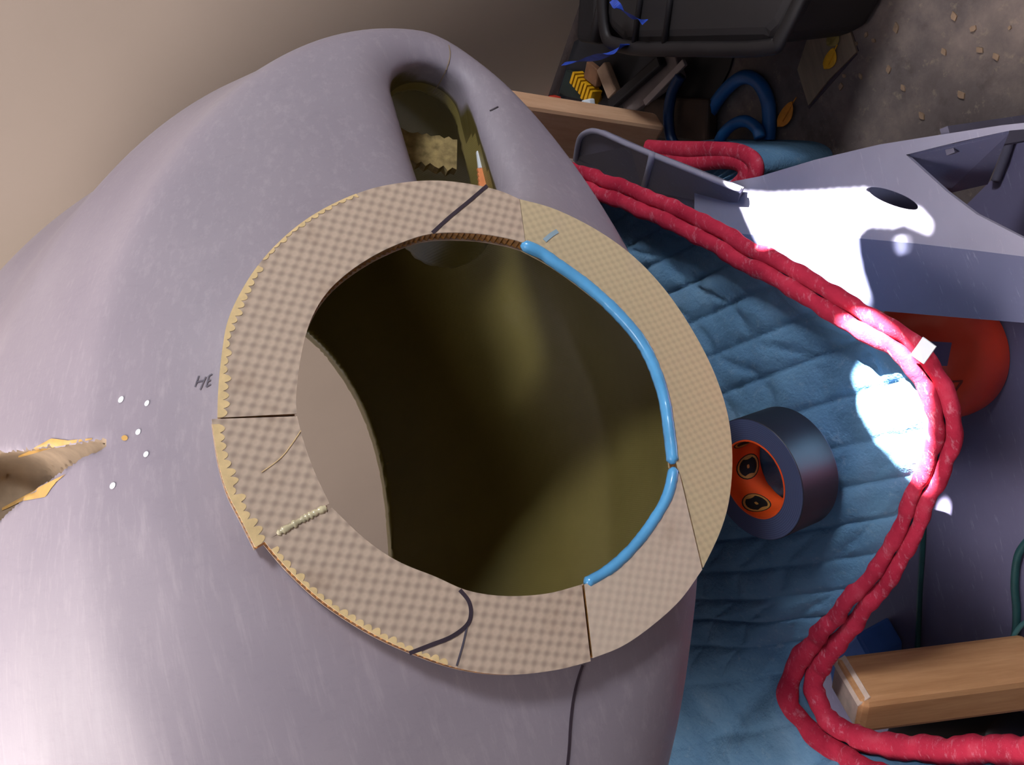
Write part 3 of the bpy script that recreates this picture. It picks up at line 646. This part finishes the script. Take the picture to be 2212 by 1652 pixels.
# orange dome
oc = U(2035, 760, .02); 
orr = empty('orange_float', (oc[0], oc[1], .0125)); tag(orr, 'orange plastic dome with a grey square label under the grey panel', 'float')
def dome(rx, rz): return [(rx*math.cos(t), .01+rz*math.sin(t)) for t in np.linspace(-.1, math.pi/2-.001, 16)]
prof = dome(.078, .08); d_ = lathe('shell', prof, ORANGE, orr, 64, False)
DB = BVHTree.FromPolygons([Vector(v.co)+orr.location for v in d_.data.vertices], [tuple(p.vertices) for p in d_.data.polygons])
def on_dome(x, y, off=.0006):
    hit_ = DB.ray_cast(Vector(CAM), Vector(nrm(ray(x, y)))); return None if hit_[0] is None else np.array(hit_[0])+np.array(hit_[1])*off
def dome_patch(name, quad, mat, lab=None, n=8):
    q = [np.array(p, float) for p in quad]; V = []
    for i in range(n):
        for j in range(n):
            a_, b_ = i/(n-1), j/(n-1); p = (q[0]*(1-a_)+q[1]*a_)*(1-b_)+(q[3]*(1-a_)+q[2]*a_)*b_; h_ = on_dome(p[0], p[1]); V.append(h_ if h_ is not None else oc)
    o = part(name, V, grid_faces(n, n), mat, orr, True, False)
    if lab: o['label'] = lab
dome_patch('label_square', [(2008, 737), (2056, 740), (2046, 790), (2010, 790)], plain('grey_label', (96, 84, 118), .5, .1), 'grey square label')
for q in ([(2046, 822), (2080, 820), (2079, 824), (2046, 827)], [(2074, 824), (2080, 824), (2056, 858), (2051, 856)], [(2044, 836), (2060, 834), (2059, 840), (2046, 844)]):
    dome_patch('printed_mark', q, plain('dark_red_print', (120, 40, 34), .5, .1), None, 4)

# ------------------------------------------------------------------ timber
def post(name, c0, D, L, side, w_big, w_side, mat, label, bev=.004, end_mat=None):
    """timber: one end centred on c0, running along D; `side` is the approximate normal of the narrow face"""
    D = nrm(D); sn = np.array(side, float); sn = nrm(sn-sn.dot(D)*D); g = np.cross(D, sn); g = g if g @ (CAM-c0) > 0 else -g
    c = c0+D*L/2
    Mx = np.eye(4); Mx[:3, 0], Mx[:3, 1], Mx[:3, 2], Mx[:3, 3] = D, np.cross(g, D), g, c
    e = bpy.data.objects.new(name, None); COL.objects.link(e); e.matrix_world = Matrix(Mx.tolist()); tag(e, label, 'wood block')
    V, Fc = box_verts((0, 0, 0), (L/2, 0, 0), (0, w_big/2, 0), (0, 0, w_side/2)); o = mesh_obj('timber', V, Fc, mat, e); fix_normals(o); bevel(o, bev, 2)
    if end_mat:  # end face and arris set paler than the timber
        V, Fc = box_verts((-L/2-.0004, 0, 0), (.0006, 0, 0), (0, w_big/2-bev, 0), (0, 0, w_side/2-bev)); o = mesh_obj('end_grain', V, Fc, end_mat, e); fix_normals(o)
        V, Fc = box_verts((-L/2+bev*.5, 0, w_side/2-bev*.45), (bev*.75, 0, bev*.75), (0, w_big/2-bev*.6, 0), (.0005, 0, -.0005)); o = mesh_obj('pale_arris', V, Fc, end_mat, e); fix_normals(o)
    return e
# low platform under the blanket (its sides show only from a step aside)
mid_ = O3*.12+I3*.88; ks = list(range(int(NT_*.30), int(NT_*.66), 10))
ring_ = [np.array([mid_[k][0], mid_[k][1], .262]) for k in ks]+[np.array([I3[k][0], I3[k][1], .262]) for k in ks[::-1]]
pf = part('low_platform', *slab(ring_, (0, 0, 1), .262), SHELF, None); tag(pf, 'low dark wooden platform hidden beneath the blue blanket', 'platform')

pe = U(1402, 304, .06)
post('pine_post', pe, np.array([.22, 0, 1.0]), .25, (.55, -.84, 0), .075, .036, WOOD1, 'pale planed pine post beside the inlet of the cowling', .006)
qe = U(1826, 1500, .235)
post('wood_block', qe, np.array([-.19, -.45, -1.0]), .23, (-.5, -.85, 0), .072, .050, WOOD2, 'brown wooden block with pale chamfered end behind the red binding', .008, ENDGRAIN)

# ------------------------------------------------------------------ things on the grey sheet
def cord(name, pts, r, mat, label, cat, group=None, k=8):
    P = crom([U(*p) for p in pts], 8); V, Fc = sweep(P, circ(r, k), (0, 0, 1)); o = part(name, V, Fc, mat, None, True); tag(o, label, cat, group); return o
cord('extension_cord', [(1996, 1120, .018), (1992, 1200, .018), (1987, 1280, .018), (1985, 1340, .018), (1982, 1400, .018), (1976, 1470, .018)], .0035, CORDG, 'straight green cord lying on the grey sheet behind the wood block', 'cord')
cord('extension_cord', [(2222, 1165, .018), (2199, 1200, .018), (2192, 1260, .018), (2196, 1320, .018), (2193, 1370, .018), (2180, 1400, .018), (2190, 1430, .018)], .0045, CORDG, 'dark green cord looping beside the wood block end', 'cord')
cord('extension_cord', [(2230, 1335, .022), (2205, 1352, .022), (2190, 1375, .022), (2186, 1405, .022), (2192, 1440, .02)], .0030, plain('pale_green_cord', (70, 120, 124), .5, .1), 'thin pale green cord curling beside the wood block end', 'cord')
P = [U(1786, 1432, .08), U(1850, 1368, .08), U(1882, 1425, .08), U(1880, 1500, .08), U(1800, 1500, .08)]
bx_ = part('blue_plastic_tray', *slab(P, (0, 0, 1), .066), BLUEPL, None); tag(bx_, 'blue plastic piece showing between red binding and wood block', 'tray'); bevel(bx_, .004)
V, Fc = sweep(crom([U(1960, 1590, .06), U(2000, 1576, .06), U(2060, 1574, .06), U(2130, 1576, .06), U(2175, 1582, .06)], 6), circ(.022, 14, 1, 1.9), (0, 0, 1), None)
bl = part('black_tool_handle', V, Fc, DARKP, None, True); tag(bl, 'black rubber handle lying under the brown wood block', 'tool')
P = [U(2192, 1402, .03), U(2240, 1385, .03), U(2240, 1440, .03), U(2212, 1425, .03)]
pp = part('white_paper_scrap', *slab(P, (0, 0, 1), .016), WHITE, None); tag(pp, 'white scrap past the end of the brown wood block', 'paper')

# ------------------------------------------------------------------ dark corner by the board
tt_ = empty('storage_tote', U(1500, 30, 0)); tag(tt_, 'dark charcoal storage tote with rounded corners beside the pale board', 'tote')
def rounded(loop, z0, z1_, shrink, mat, name, parent, bv=.03):
    top_ = [U(x, y, z1_) for x, y in loop]; c = np.mean(top_, 0); n = len(top_)
    bot_ = [np.array([c[0]+(p[0]-c[0])*shrink, c[1]+(p[1]-c[1])*shrink, z0]) for p in top_]
    Fc = [tuple(range(n)), tuple(reversed(range(n, 2*n)))]+[(i, (i+1) % n, (i+1) % n+n, i+n) for i in range(n)]
    o = part(name, top_+bot_, Fc, mat, parent); bevel(o, bv, 4, 25); return o
rounded([(1310, -300), (1300, 60), (1345, 102), (1660, 100), (1692, 70), (1760, -60), (1860, -300)], .0, .16, .92, DARKP2, 'body', tt_, .02)
V, Fc = sweep(crom([U(1306, -200, .162), U(1303, 50, .162), U(1345, 100, .162), U(1500, 106, .162), U(1655, 103, .162), U(1692, 72, .162), U(1765, -80, .162)], 6), circ(.007, 8, 1.3, .8), (0, 0, 1)); part('rim', V, Fc, DARKP, tt_, True)
for x in (1395, 1460):
    V, Fc = sweep(np.array([U(x, -150, .162), U(x-12, 0, .162), U(x-25, 96, .162)]), circ(.004, 8), (0, 0, 1)); part('lid_rib', V, Fc, DARKP, tt_, True)
dk = empty('dark_case', U(1285, 60, 0)); tag(dk, 'black case squeezed between the pale board and charcoal tote', 'case')
rounded([(1262, -250), (1240, 90), (1288, 98), (1300, -250)], .0, .10, 1, DARKP, 'body', dk, .01)
V, Fc = sweep(np.array([U(1310, -80, .108), U(1300, 10, .108), U(1284, 88, .108)]), circ(.008, 8), (0, 0, 1)); part('handle', V, Fc, DARKP2, dk, True)
def ribbon(name, pts, wd, mat, label, cat, group=None):
    P = crom([U(*p) for p in pts], 8); n = len(P); tw = [nrm((1, .3*math.sin(i*.25), .6*math.cos(i*.2))) for i in range(n)]
    wds = np.interp(np.linspace(0, 1, n), np.linspace(0, 1, len(wd)), wd)
    V, Fc = sweep(P, [(-1, -.0006), (1, -.0006), (1, .0006), (-1, .0006)], np.array(tw)); V = np.array(V).reshape(n, 4, 3)
    V = P[:, None]+(V-P[:, None])*wds[:, None, None]; o = part(name, V.reshape(-1, 3), Fc, mat, None); tag(o, label, cat, group)
ribbon('masking_tape_strip', [(1322, 0, .19), (1338, 18, .19), (1360, 34, .19), (1378, 40, .185), (1394, 48, .18)], [.004, .006, .007, .006, .008], BTAPE, 'short twisted strip of blue masking tape on the charcoal tote', 'tape strip')
ribbon('masking_tape_strip', [(1216, 138, .15), (1250, 133, .155), (1285, 125, .16), (1315, 114, .165), (1340, 102, .17), (1356, 96, .17)], [.004, .005, .007, .009, .013, .013], BTAPE, 'long strip of blue masking tape trailing off the pale board edge', 'tape strip')
mt_ = part('shade_mat', *slab([U(x, y, .004) for x, y in [(1196, 232), (1240, 90), (1330, 40), (1600, 60), (1575, 150), (1530, 240), (1480, 330), (1330, 330)]], (0, 0, 1), .004), DARKP, None); tag(mt_, 'black mat added as shade under the clutter beside the pale board', 'mat')  # dark sheet added to deepen the shade on the floor
# odds and ends below the tape
def stick(name, p0, p1, wd, th_, mat, label, cat, z=0.0):
    a_, b_ = U(*p0), U(*p1); d_ = nrm(b_-a_); s_ = nrm(np.cross(d_, (0, 0, 1))); u_ = np.cross(s_, d_)
    V, Fc = box_verts((a_+b_)/2, d_*np.linalg.norm(b_-a_)/2, s_*wd/2, u_*th_/2); o = part(name, V, Fc, mat, None); tag(o, label, cat); bevel(o, min(wd, th_)*.2); return o
stick('beige_stick', (1303, 142, .02), (1328, 205, .02), .024, .014, BEIGE, 'short beige wooden stick next to the yellow coil', 'stick')
stick('grey_plank', (1350, 226, .03), (1470, 140, .03), .040, .012, plain('grey_weathered', (110, 100, 98), .6, .15), 'narrow grey plank lying aslant below the charcoal tote', 'plank')
stick('metal_strip', (1394, 222, .042), (1480, 134, .042), .010, .006, METAL, 'thin metal strip resting on the narrow grey plank', 'strip')
stick('black_bar', (1322, 226, .045), (1430, 130, .045), .016, .016, DARKP, 'black bar lying beside the narrow grey plank', 'bar')
stick('brown_offcut', (1270, 150, .015), (1296, 170, .02), .028, .012, plain('brown_card', (120, 84, 60), .8, .2), 'small brown offcut above the beige stick', 'offcut')
stick('red_clip', (1190, 213, .02), (1206, 218, .02), .014, .014, REDP, 'small red clip at the foot of the pale board', 'clip')
stick('bottle_cap', (1262, 226, .03), (1280, 222, .03), .014, .012, WHITE, 'small white cap beside the pine post', 'cap')
stick('dark_shelf', (1400, 250, .015), (1540, 262, .015), .06, .02, SHELF, 'dark brown board on the floor inside the blue hose loops', 'board')
yc = empty('yellow_coil', U(1270, 190, 0)); tag(yc, 'yellow ridged plastic coil in the dark corner below the masking tape', 'coil')
for k in range(7):
    a_ = U(1246+k*6.2, 168+k*7.2, .02+.0); d_ = nrm(U(1290, 212, .02)-U(1246, 168, .02)); s_ = nrm(np.cross(d_, (0, 0, 1)))
    V, Fc = box_verts(a_+np.array([0, 0, .0]), d_*.0028, s_*(.010 if k < 4 else .013), (0, 0, .010)); part('tooth', V, Fc, YEL, yc)
V, Fc = sweep(np.array([U(1250, 168, .012), U(1270, 190, .012), U(1292, 214, .012)]), circ(.008, 8), (0, 0, 1)); part('spine', V, Fc, YEL, yc, True)
gr_ = empty('green_box', U(1215, 180, 0)); tag(gr_, 'very dark green box against the foot of the pale board', 'box')
rounded([(1222, 150), (1205, 205), (1262, 218), (1282, 165)], 0, .012, 1, plain('dark_green', (24, 34, 30), .6, .2), 'body', gr_, .003)
# blue air hose
HP = [(1475, 330, .04), (1450, 300, .04), (1444, 250, .04), (1452, 200, .04), (1470, 165, .04)]
cord('air_hose', [(1497, 310, .012), (1520, 270, .012), (1548, 220, .012), (1580, 182, .012), (1610, 166, .012), (1640, 180, .012), (1659, 220, .012), (1662, 270, .012), (1660, 300, .012)], .0095, HOSE, 'blue air hose looping wide over the concrete behind the folded blanket', 'hose')
cord('air_hose', [(1548, 320, .03), (1562, 290, .03), (1585, 268, .03), (1612, 262, .03), (1635, 278, .03), (1642, 298, .032)], .008, HOSE, 'small inner loop of blue air hose beside the folded blanket', 'hose')
cord('air_hose', HP, .008, plain('dark_blue_hose', (16, 50, 92), .4, .1), 'dark blue hose end rising beside the dark brown board', 'hose')

# ------------------------------------------------------------------ floor litter
def leaf(x, y, lx, ly, ang, mat, label):
    c = U(x, y, .003); ex = nrm(U(x+20*math.cos(ang), y+20*math.sin(ang), .003)-c); ey = np.cross((0, 0, 1), ex)
    V = []; n = 9
    for i in range(n):
        t = -1+2*i/(n-1); wd_ = ly*(1-t*t)**.7*(1-.25*t); z_ = .004*(t*t)+.001
        V += [c+ex*lx*t+ey*wd_+np.array([0, 0, z_+.003]), c+ex*lx*t+np.array([0, 0, z_]), c+ex*lx*t-ey*wd_+np.array([0, 0, z_+.003])]
    bl_ = empty('fallen_leaf', c*np.array([1, 1, 0])); tag(bl_, label, 'leaf', None)
    o = part('blade', V, grid_faces(n, 3), mat, bl_, True, False); s_ = o.modifiers.new('s', 'SOLIDIFY'); s_.thickness = .0008
    P = np.array([c+ex*lx*1.35+np.array([0, 0, .003]), c+ex*lx*.9+np.array([0, 0, .004]), c-ex*lx*.6+np.array([0, 0, .0028])]); Vv, Ff = sweep(P, circ(.0008, 6), (0, 0, 1)); part('stalk', Vv, Ff, mat, bl_, True)
leaf(1799, 126, .013, .0085, -1.15, LEAFY, 'bright yellow fallen leaf on the scrap board')
leaf(1806, 82, .010, .0085, -.9, LEAFG, 'dull olive fallen leaf on the scrap board')
leaf(1703, 246, .019, .0095, -1.05, LEAFO, 'orange fallen leaf on the concrete beside the blue hose')
SB = [(1722, 150), (1790, -60), (1828, 40), (1850, 112), (1790, 172), (1746, 228)]
sb = part('scrap_board', *slab([U(x, y, .004) for x, y in SB], (0, 0, 1), .004), OLDWOOD, None); tag(sb, 'flat weathered scrap board on the concrete with two leaves on it', 'board')
for k, (p0, p1) in enumerate((((1850, 114), (1746, 232)), ((1800, -40), (1852, 112)))):
    a_, b_ = U(*p0, .0005), U(*p1, .0005); d_ = nrm(b_-a_); s_ = nrm(np.cross(d_, (0, 0, 1)))
    V, Fc = box_verts((a_+b_)/2, d_*np.linalg.norm(b_-a_)/2, s_*.0022, (0, 0, .0005)); o = mesh_obj('trim_%d' % (k+1), V, Fc, INK); o['kind'] = 'structure'
CH = [(1847, 94), (1822, 164), (1858, 165), (1918, 150), (2101, 62), (2038, 112), (2150, 123), (2115, 108), (1886, 88), (2075, 205), (1870, 75), (1950, 190), (2060, 35), (1815, 187), (2180, 60), (1990, 250), (1935, 60)]
for k, (x, y) in enumerate(CH):
    c = U(x, y, .002); r_ = .002+.0022*random.random(); n = 6; a0_ = random.random()*6
    lp = [c+np.array([r_*(1.6 if j % 3 == 0 else .8)*math.cos(a0_+j*math.pi/3), r_*(.7+.5*random.random())*math.sin(a0_+j*math.pi/3), 0]) for j in range(n)]
    o = part('wood_chip', *slab(lp, (0, 0, 1), .002), CHIP, None); tag(o, 'small pale wood chip scattered on the dirty concrete floor', 'wood chip', 'wood chips on the concrete')

# ------------------------------------------------------------------ unseen wall added to mask the sun, openings shaped to cast its patches
bpy.context.view_layer.update()
dg = bpy.context.evaluated_depsgraph_get()
def first_hit(x, y):
    ok, loc, no, i, ob, mt = scene.ray_cast(dg, Vector(CAM), Vector(nrm(ray(x, y)))); return np.array(loc)
WX = 1.75
def to_wall(P): return P+SUN*((WX-P[0])/SUN[0])
def on_plane(x, y, z): return U(x, y, z)
PATCH = [
    ([(1588, 412), (1660, 418), (1760, 414), (1870, 408), (1930, 425), (1990, 455), (2018, 484), (2004, 495), (1985, 488), (1960, 474), (1920, 480), (1880, 477), (1856, 494), (1848, 520)], lambda x, y: z1),
    ]
holes = []
lp1 = [on_plane(x, y, z1) for x, y in PATCH[0][0]]+[on_plane(1862, 585, zlo(1862, 585)), on_plane(1883, 650, zlo(1883, 650)), on_plane(1800, 640, zlo(1800, 640)), on_plane(1690, 600, zlo(1690, 600)), on_plane(1640, 530, zlo(1640, 530))]
holes.append([to_wall(p) for p in lp1])
lp2 = [(1858, 682, .305), (1836, 730, .302), (1822, 780, .300), (1836, 850, .300), (1870, 910, .30), (1915, 955, .30), (1960, 995, .30), (2000, 1008, .285), (2026, 988, .268), (2040, 930, .268), (2018, 834, .280), (1960, 752, .29), (1896, 696, .30)]
holes.append([to_wall(U(*p)) for p in lp2])
holes.append([to_wall(U(x, y, z1)) for x, y in ell(1948, 522, 20, 9, 0, 12)])
holes.append([to_wall(U(x, y, .016)) for x, y in ell(2034, 1090, 12, 20, .3, 10)])
allp = np.array([p for hh in holes for p in hh]); cs = .0022
y0, y1_, zz0, zz1 = allp[:, 1].min()-.02, allp[:, 1].max()+.02, allp[:, 2].min()-.02, allp[:, 2].max()+.02
ny, nz_ = int((y1_-y0)/cs)+1, int((zz1-zz0)/cs)+1; y1_, zz1 = y0+ny*cs, zz0+nz_*cs
YY, ZZ = np.meshgrid(y0+(np.arange(ny)+.5)*cs, zz0+(np.arange(nz_)+.5)*cs, indexing='ij'); openm = np.zeros(YY.shape, bool)
for hh in holes:
    ins_ = np.zeros(YY.shape, bool); m_ = len(hh)
    for k in range(m_):
        (ya, za), (yb, zb_) = hh[k][1:], hh[(k+1) % m_][1:]
        if abs(zb_-za) < 1e-12: continue
        ins_ ^= ((za > ZZ) != (zb_ > ZZ)) & (YY < (yb-ya)*(ZZ-za)/(zb_-za)+ya)
    openm |= ins_
Vw = [(WX, y0+a_*cs, zz0+b_*cs) for a_ in range(ny+1) for b_ in range(nz_+1)]
Fw = [(a_*(nz_+1)+b_, (a_+1)*(nz_+1)+b_, (a_+1)*(nz_+1)+b_+1, a_*(nz_+1)+b_+1) for a_ in range(ny) for b_ in range(nz_) if not openm[a_, b_]]
nb = len(Vw); Ym, YM, ZM = -3.6, 3.2, 6.5
for (ya, yb, za, zb_) in ((Ym, YM, 0, zz0), (Ym, YM, zz1, ZM), (Ym, y0, zz0, zz1), (y1_, YM, zz0, zz1)):
    Fw.append((nb, nb+1, nb+2, nb+3)); Vw += [(WX, ya, za), (WX, yb, za), (WX, yb, zb_), (WX, ya, zb_)]; nb += 4
wl = mesh_obj('wall_sun_mask', Vw, Fw, BOARD); wl['kind'] = 'structure'
sl = wl.modifiers.new('s', 'SOLIDIFY'); sl.thickness = .004
